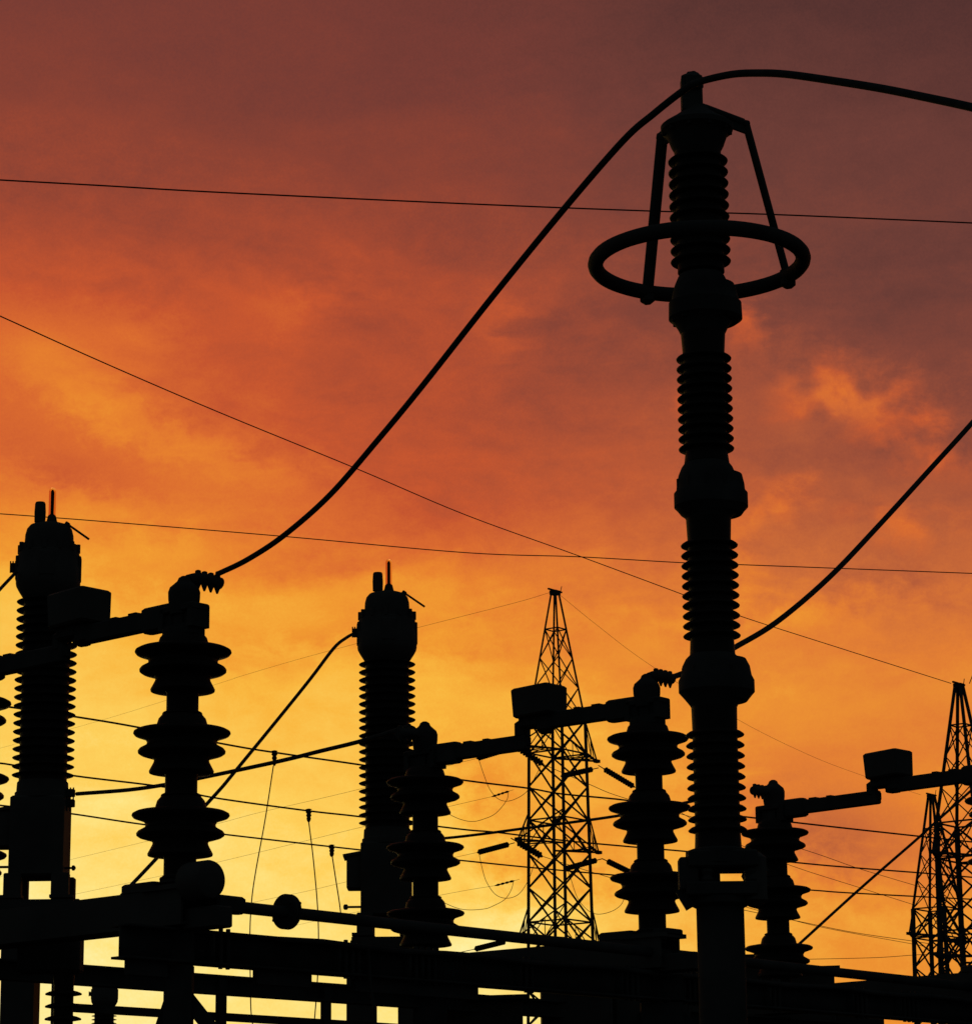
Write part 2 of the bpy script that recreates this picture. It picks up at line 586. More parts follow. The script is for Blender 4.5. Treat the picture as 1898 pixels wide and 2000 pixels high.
UNIT = MB().lathe(unit_profile(), n=56).mesh('porcelain_unit', PORC)
PITCH_U = .338
_pm = MB()
_b0 = -2 * PITCH_U
_pm.lathe([(.07, _b0 - .255), (.075, _b0 - .262), (.078, _b0 - .285), (.066, _b0 - .29), (.060, _b0 - .31), (.060, -1.0)], n=32)
_pm.box((.04, 0, _b0 - .275), .19, .13, .03, bev=.006)
POST = _pm.mesh('post_insulator', STEEL)

V = Vector((2.005, 2.2, 0)).normalized()


def make_switch(P, Q, label, vdir, drum=False, group='disconnect switches of the three phases'):
    """P far post, Q near post (plan points); arms meet under a hood half way"""
    zP, zQ = P[2], Q[2]
    P, Q = Vector((P[0], P[1], 0)), Vector((Q[0], Q[1], 0))
    root = empty('disconnect_switch', (Q.x, Q.y, 3.03), label, 'disconnect switch', group)
    o = root.location
    W = (Q - P).normalized()
    S = Vector((-W.y, W.x, 0))
    up = Vector((0, 0, 1))
    mid = (P + Q) / 2
    for c, sgn, zc in ((P, 1, zP), (Q, -1, zQ)):
        inn = W * sgn                       # towards the middle
        z = Vector((c.x, c.y, zc))
        hr = up * (HEAD if sgn < 0 else 0)
        po = bpy.data.objects.new('post_insulator', POST)
        COL.objects.link(po)
        po.parent = root
        po.location = z - o
        po.rotation_euler.z = math.atan2(W.y, W.x)
        for k in range(3):
            uo = bpy.data.objects.new('porcelain_unit', UNIT)
            COL.objects.link(uo)
            uo.parent = po
            uo.location = (0, 0, -PITCH_U * k)
            uo.rotation_euler.z = .3 * k
        zs_ = z
        z = z + hr
        if sgn < 0:
            MB().lathe([(.075, .03), (.088, .06), (.088, .085), (.06, .09)], zs_, n=32).build('head_collar', STEEL, root)
        # yoke: frame around the pivot with open windows
        y = MB()
        y.box(z + up * .066, .20, .09, .018, W)
        y.box(z + up * .142 - inn * .005, .20, .10, .030, W, bev=.005)
        y.box(z + up * .105 + W * (.004), .055, .07, .06, W)
        for s_ in (-.088, .088):
            y.box(z + up * .102 + W * s_, .028, .10, .092, W)
        y.box(z + up * .105 - inn * .048, .05, .06, .055, W)
        y.build('yoke', STEEL, root)
        # terminal head
        h = MB()
        h.lathe([(.055, .12), (.060, .14), (.066, .185), (.067, .215), (.060, .235), (.046, .247), (.030, .262), (.024, .276), (.012, .284)], z + (up * .024 if sgn > 0 else up * 0), n=24)
        h.build('terminal_head', STEEL, root)
        # serrated clamp towards the cable
        d = (vdir * (-sgn)).normalized()
        cl = MB()
        a0 = z + up * (.268 if sgn < 0 else .222)
        cl.tube(spline([a0 + d * .02, a0 + d * .07 + up * (.016 if sgn < 0 else .012), a0 + d * .14 + up * (.022 if sgn < 0 else .010), a0 + d * .20 + up * (.016 if sgn < 0 else .002)], 4), .026, 12)
        for i in range(4):
            q = a0 + d * (.075 + .036 * i) + up * (.018 if sgn < 0 else .008)
            cl.lathe([(.004, -.048), (.013, -.024), (.013, .026), (.012, .034), (.006, .037)], q, n=10)
        cl.build('cable_clamp', STEEL, root)
        # arm
        L = (mid - c).length
        ar = MB()
        z1 = z + up * .128
        ar.box(z1 + inn * .135 - up * .005, .20, .07, .108, W, bev=.010)
        ar.box(z1 + inn * (.22 + (L - .26) / 2) - up * .004, L - .26 + .02, .05, .078, W, bev=.006)
        ar.box(z1 + inn * .30 + up * .036, .05, .045, .012, W)
        ar.box(z1 + inn * .42 + up * .036, .035, .045, .010, W)
        ar.box(z1 + inn * (L - .055), .07, .045, .06, W, bev=.012)
        ar.build('switch_arm', STEEL, root)
    # hood over the contacts
    m = Vector((mid.x, mid.y, (zP + zQ) / 2))
    hd = MB()
    hd.box(m + up * .286 + W * .045, .235, .175, .150, (W.x, W.y, .035), bev=.009, taper=.96)
    hd.build('contact_hood', PAINT, root)
    ct = MB()
    ct.box(m + up * .19, .13, .085, .06, W, bev=.010)
    ct.box(m + up * .176 + W * .085, .10, .07, .11, W, bev=.022)
    ct.box(m + up * .160 - W * .075, .06, .06, .09, W, bev=.014)
    ct.bar(m + up * .20 + W * .13, m + up * .20 + W * .165, .03, .010)
    ct.build('contact_jaw', STEEL, root)
    # base channel under both posts
    bs = MB()
    e0, e1 = P - W * .28, Q + W * .10
    for s_ in (-.075, .075):
        a, b = e0 + S * s_, e1 + S * s_
        bs.box((a + b) / 2 + up * 2.955, (b - a).length, .012, .146, W)
        bs.box((a + b) / 2 + up * 3.021 - S * (s_ * .35), (b - a).length, .05, .012, W)
        bs.box((a + b) / 2 + up * 2.888 - S * (s_ * .35), (b - a).length, .05, .012, W)
    for c in (P, Q):
        bs.box(c + up * 3.035, .26, .19, .020, W)
    bs.box(Q + up * 3.045 - W * .165, .20, .17, .045, W, bev=.008)
    bs.box(Q + up * 2.905 + W * .17, .20, .09, .085, W, bev=.006)
    bs.build('base_channel', PAINT, root)
    if not drum:
        return root
    dr = MB()
    dc = Q + W * .180 + up * 3.050 - S * .05
    dr.lathe([(.055, -.075), (.074, -.068), (.078, -.05), (.078, .05), (.074, .062), (.06, .070), (.03, .073)], dc, W, n=36)
    dr.build('gear_drum', PAINT, root)
    return root


pA, pB, pC, pD = [pt(x, y, Y) for x, y, Y in ((358, 1270, 11.6), (830, 1525, 14.7), (1265, 1440, 13.8), (1513, 1625, 16.9))]
pL = pt(-66, 1370, 12.55)
pE = pt(1954, 1560, 15.8)
make_switch(pL, pA, 'nearest disconnect switch, whose large right-hand post carries the cable up to the ringed column', V, True)
make_switch(pB, pC, 'disconnect switch with its grey hood in front of the central lattice tower', V)
make_switch(pD, pE, 'disconnect switch just right of the ringed column, its arm running out of the picture', V)
for n_, p_ in zip('ABCDLE', (pA, pB, pC, pD, pL, pE)):
    print('post', n_, [round(v, 3) for v in p_])


# ------------------------------------------------------------------ current transformers
def make_ct(loc, label, group='current transformers'):
    k = 1 / 320.0                        # photo pixels of the left one -> metres
    root = empty('current_transformer', loc, label, 'current transformer', group)
    top = 2.32                           # dome top above the feet

    def zz(py):                          # photo row of the left one -> local height
        return zat(95, py, 17.5) - zat(95, 1760, 17.5)

    dome = MB().lathe([(.02, zz(1024)), (28 * k, zz(1024.5)), (39 * k, zz(1028)), (45 * k, zz(1035)), (48 * k, zz(1046)), (49 * k, zz(1064)), (49 * k, zz(1069))])
    dome.build('dome', PAINT, root, (0, 0, 0))
    head = MB().lathe([(50 * k, zz(1066)), (58 * k, zz(1067)), (58 * k, zz(1081)), (61 * k, zz(1083)), (62 * k, zz(1110)), (64 * k, zz(1113)), (64 * k, zz(1142)),
                       (63 * k, zz(1147)), (58 * k, zz(1156)), (50 * k, zz(1168)), (46 * k, zz(1172))])
    for i in range(12):
        a = 2 * math.pi * i / 12
        head.lathe([(4.5 * k, zz(1082)), (4.5 * k, zz(1065))], (math.cos(a) * 58.5 * k, math.sin(a) * 58.5 * k, 0), n=8)
    for i in range(4):
        a = math.pi / 2 * i + .1
        head.box((math.cos(a) * 62 * k, math.sin(a) * 62 * k, zz(1112)), 6 * k, 30 * k, 50 * k, (math.cos(a), math.sin(a), 0), bev=.005)
    head.build('head_tank', PAINT, root, (0, 0, 0))
    zs = [zz(1177 + 16.9 * i) for i in range(21)]
    po = MB().lathe([(46 * k, zz(1166))] + shed_profile(zs, 61 * k, 47 * k, .0095) + [(47 * k, zz(1530))], n=44)
    po.build('porcelain_column', PORC, root, (0, 0, 0))
    tk = MB().lathe([(46 * k, zz(1526)), (50 * k, zz(1530)), (51 * k, zz(1548)), (54 * k, zz(1550)), (54 * k, zz(1562)), (40 * k, zz(1564))])
    tk.box((-2 * k, 0, zz(1638)), 106 * k, 104 * k, zz(1560) - zz(1716), bev=.012)
    for s_ in (-1, 1):
        for r_ in (-1, 1):
            tk.box((s_ * 46 * k, r_ * 40 * k, zz(1736)), 34 * k, 26 * k, 50 * k, bev=.006)
            tk.box((s_ * 50 * k, r_ * 40 * k, zz(1757)), 46 * k, 32 * k, 6 * k)
    tk.build('base_tank', PAINT, root, (0, 0, 0))
    bx = MB()
    bx.box((-62 * k, -10 * k, zz(1622)), 46 * k, 60 * k, 72 * k, bev=.006)
    bx.box((-64 * k, -10 * k, zz(1584)), 58 * k, 70 * k, 6 * k, (1, 0, .18))
    bx.build('terminal_box', PAINT, root, (0, 0, 0))
    sp = MB().lathe([(2.2 * k, 0), (2.2 * k, 14 * k), (5 * k, 15 * k), (5.5 * k, 19 * k), (2 * k, 22 * k)], (50 * k, -20 * k, zz(1699)), (1, 0, 0), n=12)
    sp.build('drain_valve', STEEL, root, (0, 0, 0))
    sp = MB()
    sp.tube([(-52 * k, -30 * k, zz(1697)), (-86 * k, -30 * k, zz(1697))], 2.5 * k, 8)
    sp.lathe([(3 * k, -92 * k), (6 * k, -90 * k), (6 * k, -84 * k), (3 * k, -82 * k)], (0, -30 * k, zz(1697)), (1, 0, 0), n=12)
    sp.build('test_tap', STEEL, root, (0, 0, 0))
    cl = MB()
    for a0, a1, zc in ((44, 66, 1552), (44, 66, 1572)):
        cl.box((((a0 + a1) / 2) * k, -14 * k, zz(zc)), (a1 - a0) * k, 14 * k, 15 * k, bev=.004)
    for i in range(3):
        cl.lathe([(1.5 * k, -16 * k), (1.5 * k, 14 * k)], ((52 + 6 * i) * k, -20 * k, zz(1556)), n=6)
        cl.lathe([(1.5 * k, -12 * k), (1.5 * k, 6 * k)], ((46 + 6 * i) * k, -20 * k, zz(1576)), n=6)
    cl.build('lower_clamp', STEEL, root, (0, 0, 0))
    uc = MB()
    uc.box((-67 * k, -6 * k, zz(1110)), 16 * k, 14 * k, 18 * k, bev=.004)
    for i in range(3):
        uc.lathe([(1.5 * k, -12 * k), (1.5 * k, 12 * k)], ((-74 + 5 * i) * k, -14 * k, zz(1110)), n=6)
    uc.build('upper_clamp', STEEL, root, (0, 0, 0))
    rv = MB().lathe([(4 * k, zz(1026)), (6 * k, zz(1021)), (11 * k, zz(1020)), (11.5 * k, zz(1000)), (10.5 * k, zz(984)), (9 * k, zz(981))], (-20 * k, 0, 0), n=20)
    rv.build('relief_valve', PAINT, root, (0, 0, 0))
    gg = MB().lathe([(13 * k, zz(1026)), (10 * k, zz(1016)), (8 * k, zz(1008)), (5 * k, zz(1006)), (3.2 * k, zz(1004)), (3.2 * k, zz(961)), (1.5 * k, zz(957))], (4 * k, 0, 0), n=20)
    go = gg.build('gauge_rod', STEEL, root, (0, 0, 0))
    gl = MB().lathe([(7 * k, zz(1007)), (7 * k, zz(960)), (6 * k, zz(956)), (3.5 * k, zz(953.5)), (.5 * k, zz(952.5))], (4 * k, 0, 0), n=20)
    gl.build('gauge_glass', GLASS, go, (0, 0, 0))
    vr = MB().tube([(38 * k, -16 * k, zz(1028)), (82 * k, -16 * k, zz(1058))], 2.3 * k, 8)
    vr.box((36 * k, -14 * k, zz(1030)), 10 * k, 10 * k, 14 * k, (1, 0, -.7), bev=.004)
    vr.build('vent_rod', STEEL, root, (0, 0, 0))
    return root


c1 = pt(77, 1760, 17.5)
ct1 = make_ct(c1, 'ribbed current transformer at the left edge, behind the nearest switch')
c3 = pt(757, 1832, 19.0)
ct3 = copy_tree(ct1)
ct3.location = c3
ct3.scale = (1, 1, .985)
ct3['label'] = 'ribbed current transformer in the middle, a glass gauge tube on its domed head'
print('ct', c1, c3)
cf = pt(205, 1913, 45.0)
ctf = copy_tree(ct1)
ctf.location = (cf.x, 45.0, cf.z - 2.3 * 1.03)
ctf.scale = (1.03,) * 3
for ch in [o for o in bpy.data.objects if o.parent == ctf and o.name.split('.')[0] in ('gauge_rod', 'relief_valve', 'vent_rod')]:
    for g2 in [o for o in bpy.data.objects if o.parent == ch]:
        bpy.data.objects.remove(g2)
    bpy.data.objects.remove(ch)
ctf['label'] = 'small far-off domed transformer low down, below the steel rails at bottom left'


def ct_stand(c, label, legs):
    r_ = empty('transformer_stand', (c.x, c.y, 0), label, 'steel stand', 'stands of the current transformers')
    z = c.z
    fr = MB()
    fr.box((c.x, c.y - .14, z - .09), .46, .08, .16)
    fr.box((c.x, c.y + .14, z - .09), .46, .08, .16)
    for s_ in (-1, 1):
        fr.box((c.x + s_ * .16, c.y, z - .10), .07, .22, .14)
    fr.box((c.x, c.y, z - .34), .40, .30, .07)
    fr.build('top_frame', PAINT, r_)
    for s_, w_ in legs:
        MB().box((c.x + s_, c.y, (z - .17) / 2), w_, .24, z - .17).build('leg', PAINT, r_)
    return r_


ct_stand(c1, 'dark two-legged stand under the transformer at the left edge', ((-.10, .20), (.155, .10)))
ct_stand(c3, 'dark two-legged stand under the transformer in the middle', ((-.17, .19), (.13, .12)))
r_ = empty('transformer_stand', (cf.x, 45, 0), 'distant stand under the small far-off transformer', 'steel stand', 'stands of the current transformers')
MB().box((cf.x, 45, (cf.z - 2.38) / 2), .3, .3, cf.z - 2.38).build('leg', PAINT, r_)

# ------------------------------------------------------------------ steel rack carrying the switches
rack = empty('steel_rack', (pA.x, pA.y, 0), 'dark steel rack of long beams and legs along the bottom', 'steel rack')
Vn = V
Sn = Vector((-V.y, V.x, 0))


def along(p, t0, t1, z0, z1, w, off=0.0, mb=None):
    mb = mb or MB()
    a = Vector((p.x, p.y, 0)) + Vn * t0 + Sn * off
    b = Vector((p.x, p.y, 0)) + Vn * t1 + Sn * off
    h = z1 - z0
    # I section: web and two flanges
    c = (a + b) / 2
    L = (b - a).length
    mb.box(c + Vector((0, 0, (z0 + z1) / 2)), L, .010, h - .02, Vn)
    mb.box(c + Vector((0, 0, z1 - .005)), L, w, .010, Vn)
    mb.box(c + Vector((0, 0, z0 + .005)), L, w, .010, Vn)
    return mb


gm = along(pA, -.31, 11.5, 2.738, 2.874, .10)
for i in range(14):                                        # web stiffeners and splice bolts break the edges
    q = Vector((pA.x, pA.y, 0)) + Vn * (.15 + .62 * i + .11 * math.sin(i * 2.1))
    gm.box(q + Vector((0, 0, 2.806)), .012, .094, .118, Vn)
    for j in range(2 + i % 3):
        b_ = q + Vn * (.05 + .04 * j)
        gm.lathe([(.008, 2.724), (.010, 2.726), (.010, 2.886), (.008, 2.888)], (b_.x - Sn.x * .03, b_.y - Sn.y * .03, 0), n=6)
gm.build('girder', STEEL, rack)
cd = Vector((pA.x, pA.y, 0)) - Sn * .06
MB().tube([cd + Vn * (.5 + .25 * i) + Vector((0, 0, 2.862 + .006 * math.sin(i * 1.7))) for i in range(30)], .011, 8).build('conduit', STEEL, rack)
cl_ = cd + Vn * 1.02
MB().tube(spline([cl_ + Vector((0, 0, 2.86)), cl_ + Vector((.01, 0, 2.70)), cl_ + Vector((.03, 0, 2.5)), cl_ + Vector((.02, 0, 1.8)), cl_ + Vector((.02, 0, 0))]), .007, 6).build('earth_strap', STEEL, rack)
along(pL, -.5, 12.5, 2.775, 2.864, .08).build('girder', STEEL, rack)
# light rail hung below the far girder, with hangers
rail = MB()
a = Vector((pL.x, pL.y, 0)) + Vn * .62
b = Vector((pL.x, pL.y, 0)) + Vn * 12.0
rail.box((a + b) / 2 + Vector((0, 0, 2.672)), (b - a).length, .04, .036, Vn)
rail.build('rail', STEEL, rack)


def on_far(px):                       # where the far girder crosses photo column px, near row 1930
    best = None
    for i in range(-50, 1300):
        p = Vector((pL.x, pL.y, 2.75)) + Vn * (i * .01)
        d = p - EYE
        x = 949 + F * d.dot(CR) / d.dot(_f)
        if best is None or abs(x - px) < best[0]:
            best = (abs(x - px), p)
    return best[1]


for px in (432, 638):
    p = on_far(px)
    hg = MB()
    hg.box(p + Vector((0, -.03, -.03)), .045, .03, .25, Vn)
    hg.box(p + Vector((0, -.03, -.165)), .06, .04, .02, Vn)
    hg.build('hanger', STEEL, rack)


def near_at(px, off=0.0):
    best = None
    for i in range(-100, 1200):
        p = Vector((pA.x, pA.y, 2.7)) + Vn * (i * .01) + Sn * off
        d = p - EYE
        x = 949 + F * d.dot(CR) / d.dot(_f)
        if best is None or abs(x - px) < best[0]:
            best = (abs(x - px), p)
    return best[1]


for px, w in ((349, .112), (1292, .2)):
    p = near_at(px)
    lg = MB()
    lg.box((p.x, p.y + .03, 1.365), w, .10, 2.73)
    lg.box((p.x, p.y + .03, 2.80), w * 1.05, .13, .12)
    lg.build('leg', STEEL, rack)
p = near_at(349)
for dx_, s_ in ((-.055, -1), (.06, 1)):
    br = MB()
    br.bar((p.x + dx_ * .3, p.y + .03, 2.62), (p.x + s_ * .42 if s_ > 0 else p.x - .30, p.y + .05, 2.12 if s_ > 0 else 1.75), .045, .06)
    br.build('knee_brace', STEEL, rack)
p = near_at(1292)
for s_ in (-1, 1):
    MB().bar((p.x, p.y + .04, 2.72), (p.x + s_ * .9, p.y + .05, 1.9), .07, .09).build('knee_brace', STEEL, rack)
# legs under the far posts
for q, w in ((pL, .18), (pB, .17), (pD, .22)):
    lg = MB()
    lg.box((q.x + .02, q.y, 1.39), w, .12, 2.78)
    lg.build('leg', STEEL, rack)
# gusset plates on the near girder
for x0, x1 in ((248, 322), (497, 603), (690, 930)):
    a_, b_ = near_at(x0), near_at(x1)
    c = (a_ + b_) / 2
    MB().box((c.x, c.y, 2.715), (b_ - a_).length, .03, .075, Vn).build('gusset_plate', STEEL, rack)

# cabinets hung behind the near girder, dark boxes at bottom right
def cabinet(px0, px1, py0, Y, z0, label):
    a_, b_ = pt(px0, py0, Y), pt(px1, py0, Y)
    o = empty('operating_cabinet', ((a_.x + b_.x) / 2, Y, z0), label, 'cabinet', 'operating cabinets under the switches')
    w, h = b_.x - a_.x, a_.z - z0
    c = Vector(((a_.x + b_.x) / 2, Y, z0 + h / 2))
    MB().box(c, w, .45, h, bev=.01).build('body', PAINT, o)
    MB().box(c + Vector((0, 0, h / 2 + .012)), w + .06, .54, .022, (1, 0, .02)).build('roof', PAINT, o)
    d_ = MB().box(c + Vector((0, -.235, 0)), w * .9, .018, h * .9).build('door', PAINT, o)
    MB().box(c + Vector((w * .36, -.262, 0)), .02, .03, .14).build('handle', STEEL, d_)
    MB().box((c.x, Y, z0 / 2), w * .5, .3, z0).build('plinth', PAINT, o)
    return o


cabinet(1190, 1340, 1880, 15.9, 1.3, 'tall dark cabinet directly left of the ringed column base')
cabinet(1338, 1480, 1882, 17.6, 1.3, 'tall dark cabinet directly right of the ringed column base')
cabinet(1478, 1621, 1904, 17.9, 1.3, 'tall dark cabinet under the second disconnect switch from the right edge')
cabinet(1610, 1716, 1962, 18.3, .9, 'low dark cabinet furthest right at the bottom edge')
cabinet(1056, 1192, 1930, 15.7, .9, 'low dark cabinet at the bottom edge under the central lattice tower')
cabinet(868, 1020, 1962, 15.2, .9, 'lowest dark cabinet, left of the central lattice tower at the bottom edge')

# ------------------------------------------------------------------ operating pipe between the phases
rod = empty('operating_rod', pt(470, 1775, 11.55), 'long steel operating pipe running right across below the posts, with a disc coupling', 'operating rod')
q0, q1 = pt(452, 1771, 11.62), pt(1920, 1931, 16.0)
MB().tube([q0, q1], .0245, 16).build('pipe', STEEL, rod)
dirr = (q1 - q0).normalized()
fl = MB()
fc = pt(560, 1781.5, 11.62 + (16.0 - 11.62) * (560 - 452) / 1468 * .80)
fl.lathe([(.03, -.022), (.062, -.020), (.073, -.014), (.073, -.002), (.066, 0), (.073, .002), (.073, .014), (.062, .020), (.03, .022)], fc, dirr, n=36)
e1 = dirr.orthogonal().normalized()
e2 = dirr.cross(e1)
for k in range(6):
    a = 2 * math.pi * k / 6
    fl.lathe([(.007, -.034), (.007, .034)], fc + (e1 * math.cos(a) + e2 * math.sin(a)) * .056, dirr, n=8)
fl.build('coupling', STEEL, rod)
cv = MB()
cv.box(q0 + dirr * -.02 + Vector((0, 0, .005)), .16, .06, .07, dirr, bev=.01)
cv.build('clevis', STEEL, rod)

# ------------------------------------------------------------------ low post insulator at bottom left
bp = pt(125, 1908, 12.5)
ins = empty('post_insulator_stack', (bp.x, 12.5, 0), 'ribbed insulator stack low in the bottom left corner', 'post insulator')
zs = [bp.z - .075 - .0535 * i for i in range(11)]
MB().lathe([(.04, bp.z + .02), (.046, bp.z)] + shed_profile(zs, .079, .042, .012) + [(.046, zs[-1] - .05)], (bp.x, 12.5, 0)).build('porcelain_column', PORC, ins)
MB().lathe([(.11, 0), (.11, zs[-1] - .06), (.05, zs[-1] - .05)], (bp.x, 12.5, 0)).build('pedestal', STEEL, ins)
cpm = MB().box((bp.x - .06, 12.5, bp.z + .105), .27, .14, .18, bev=.01)
cpm.build('cap_box', STEEL, ins)

# ------------------------------------------------------------------ near cables
single(MB().tube(line_pts([(424, 1121), (432, 1118), (485, 1092), (555.6, 1045), (645, 966), (741, 855.4), (826, 752), (965, 575), (1104, 404.4), (1217, 274),
                           (1276, 222), (1329, 180), (1360, 161), (1426, 145), (1482, 142), (1537, 144.5), (1620, 156), (1720, 172), (1810, 190), (1898, 209), (1990, 232), (2250, 310)], 11.72, 7.6, 8), .0114, 12, .0138),
       'cable', CABLE, 'thick black cable looping from the nearest switch over the head of the ringed column', 'cable')
single(MB().tube(line_pts([(1312, 1322), (1324, 1319), (1370, 1300), (1436, 1264), (1518, 1214), (1619, 1128), (1720, 1022), (1821, 911), (1898, 826), (1980, 730), (2100, 585)], 13.95, 16.2, 6), .0145, 10),
       'cable', CABLE, 'thick black cable climbing to the right edge from behind the ringed column', 'cable')
single(MB().tube(line_pts([(694, 1236), (676, 1246), (652, 1266), (607, 1325), (546, 1401), (455, 1512), (420, 1553), (302, 1681), (250, 1736), (215, 1775)], 19.6, 17.2, 6), .0118, 8),
       'cable', CABLE, 'slanting cable dropping left from the head of the middle transformer', 'cable')
single(MB().tube(line_pts([(150, 1551), (253, 1543), (334, 1531), (415, 1515), (546, 1487), (627, 1467), (708, 1447), (800, 1418)], 17.3, 14.9, 6), .0125, 8),
       'cable', CABLE, 'gently rising cable from the base of the left transformer to the middle switch', 'cable')
single(MB().tube(line_pts([(-30, 1185), (0, 1151), (31, 1118)], 16.6, 17.4, 6), .0105, 8),
       'cable', CABLE, 'short cable leaving the left edge from the head of the left transformer', 'cable')
single(MB().tube(line_pts([(815, 1641), (875, 1637), (945, 1629), (1027, 1618), (1098, 1609), (1212, 1593), (1330, 1570), (1440, 1545)], 19.5, 17.0, 6), .0098, 8),
       'cable', CABLE, 'nearly level cable crossing in front of the lattice tower legs', 'cable')
single(MB().tube(line_pts([(1560, 1845), (1681, 1735), (1790, 1640), (1824, 1609), (1898, 1543), (1990, 1462)], 18.5, 20.0, 6), .0095, 8),
       'cable', CABLE, 'slanting cable rising to the right edge past the right-hand lattice towers', 'cable')

# ------------------------------------------------------------------ overhead wires
G = 'overhead wires across the sky'
wire('overhead_wire', [(-40, 348), (0, 351), (200, 362), (425, 375), (910, 397.5), (1265, 411.5), (1497, 418), (1898, 435), (1960, 438)], 42, 46, 3.2,
     'highest overhead wire, crossing behind the ringed column just above its hoop', 'overhead wire', G, ext=40)
wire('overhead_wire', [(-60, 1000), (0, 1003.5), (182, 1017), (546, 1047), (910, 1079.5), (1128, 1087.5), (1325, 1098.7), (1447, 1103), (1898, 1120), (1980, 1123)], 58, 62, 2.0,
     'long gently sloping wire passing behind the left transformer gauge', 'overhead wire', G, ext=40)
GB = 'three bus wires on a level behind the switches'
wire('bus_wire', [(-30, 1374), (152, 1401), (265, 1420), (445, 1455), (536, 1470), (703, 1494), (911, 1525), (1032, 1540), (1096, 1551), (1219, 1563), (1330, 1580), (1448, 1595),
                  (1553, 1607), (1650, 1618), (1796, 1634), (1898, 1645), (1990, 1655)], 40, 53, 3.7, 'uppermost of the three bus wires sloping down to the right', 'bus wire', GB, ext=30)
wire('bus_wire', [(-30, 1487), (0, 1491), (27, 1495), (144, 1515.5), (324, 1538), (415, 1558), (597, 1583.5), (703, 1595.5), (900, 1620), (968, 1626), (1100, 1642), (1239, 1655),
                  (1356, 1665), (1562, 1686), (1650, 1694), (1818, 1707), (1898, 1714), (1990, 1722)], 40, 53, 3.4, 'middle one of the three bus wires sloping down to the right', 'bus wire', GB, ext=30)
wire('bus_wire', [(-30, 1570), (126, 1588), (278, 1610.5), (445, 1631), (708, 1661), (900, 1681), (1027, 1694), (1191, 1709), (1400, 1727), (1583, 1739), (1650, 1744), (1818, 1753),
                  (1898, 1757), (1990, 1762)], 40, 53, 3.1, 'lowest of the three bus wires sloping down to the right', 'bus wire', GB, ext=30)

# droppers hanging from the bus wires
for top, pts_, lab in (((536, 1471), [(534, 1496), (518, 1600), (499, 1705), (491, 1765), (488, 1830), (489, 1920), (491, 1985), (500, 2030)], 'leftmost of three thin droppers hanging from the bus wires'),
                       ((603, 1585), [(603, 1606), (612, 1680), (620, 1770), (622, 1845), (619, 1930), (611, 2030)], 'middle dropper hanging from the bus wires above the disc coupling'),
                       ((648, 1655), [(649, 1674), (656, 1720), (663, 1765), (667, 1800)], 'shortest dropper hanging from the bus wires beside the middle transformer')):
    Yd = 44.0
    o = empty('dropper', pt(top[0], top[1], Yd), lab, 'dropper wire', 'droppers hanging from the bus wires')
    MB().tube(line_pts(pts_, Yd, Yd + .5), .0095, 6).build('wire', WIRE, o)
    z1, z0 = zat(top[0], top[1] - 5, Yd), zat(pts_[0][0], pts_[0][1], Yd)
    h = z1 - z0
    P = pt(top[0], top[1], Yd)
    prof = [(.02, z1), (.052, z1 - .01)]
    for k in range(3):
        zc = z1 - h * (.25 + .25 * k)
        prof += [(.028, zc + .03), (.05 - .007 * k, zc), (.028, zc - .03)]
    prof += [(.015, z0)]
    MB().lathe(prof, (P.x, P.y, 0), n=14).build('insulator', PORC, o)


# ------------------------------------------------------------------ lattice towers
E1 = Vector((.60, .80, 0))
E2 = Vector((-.80, .60, 0))


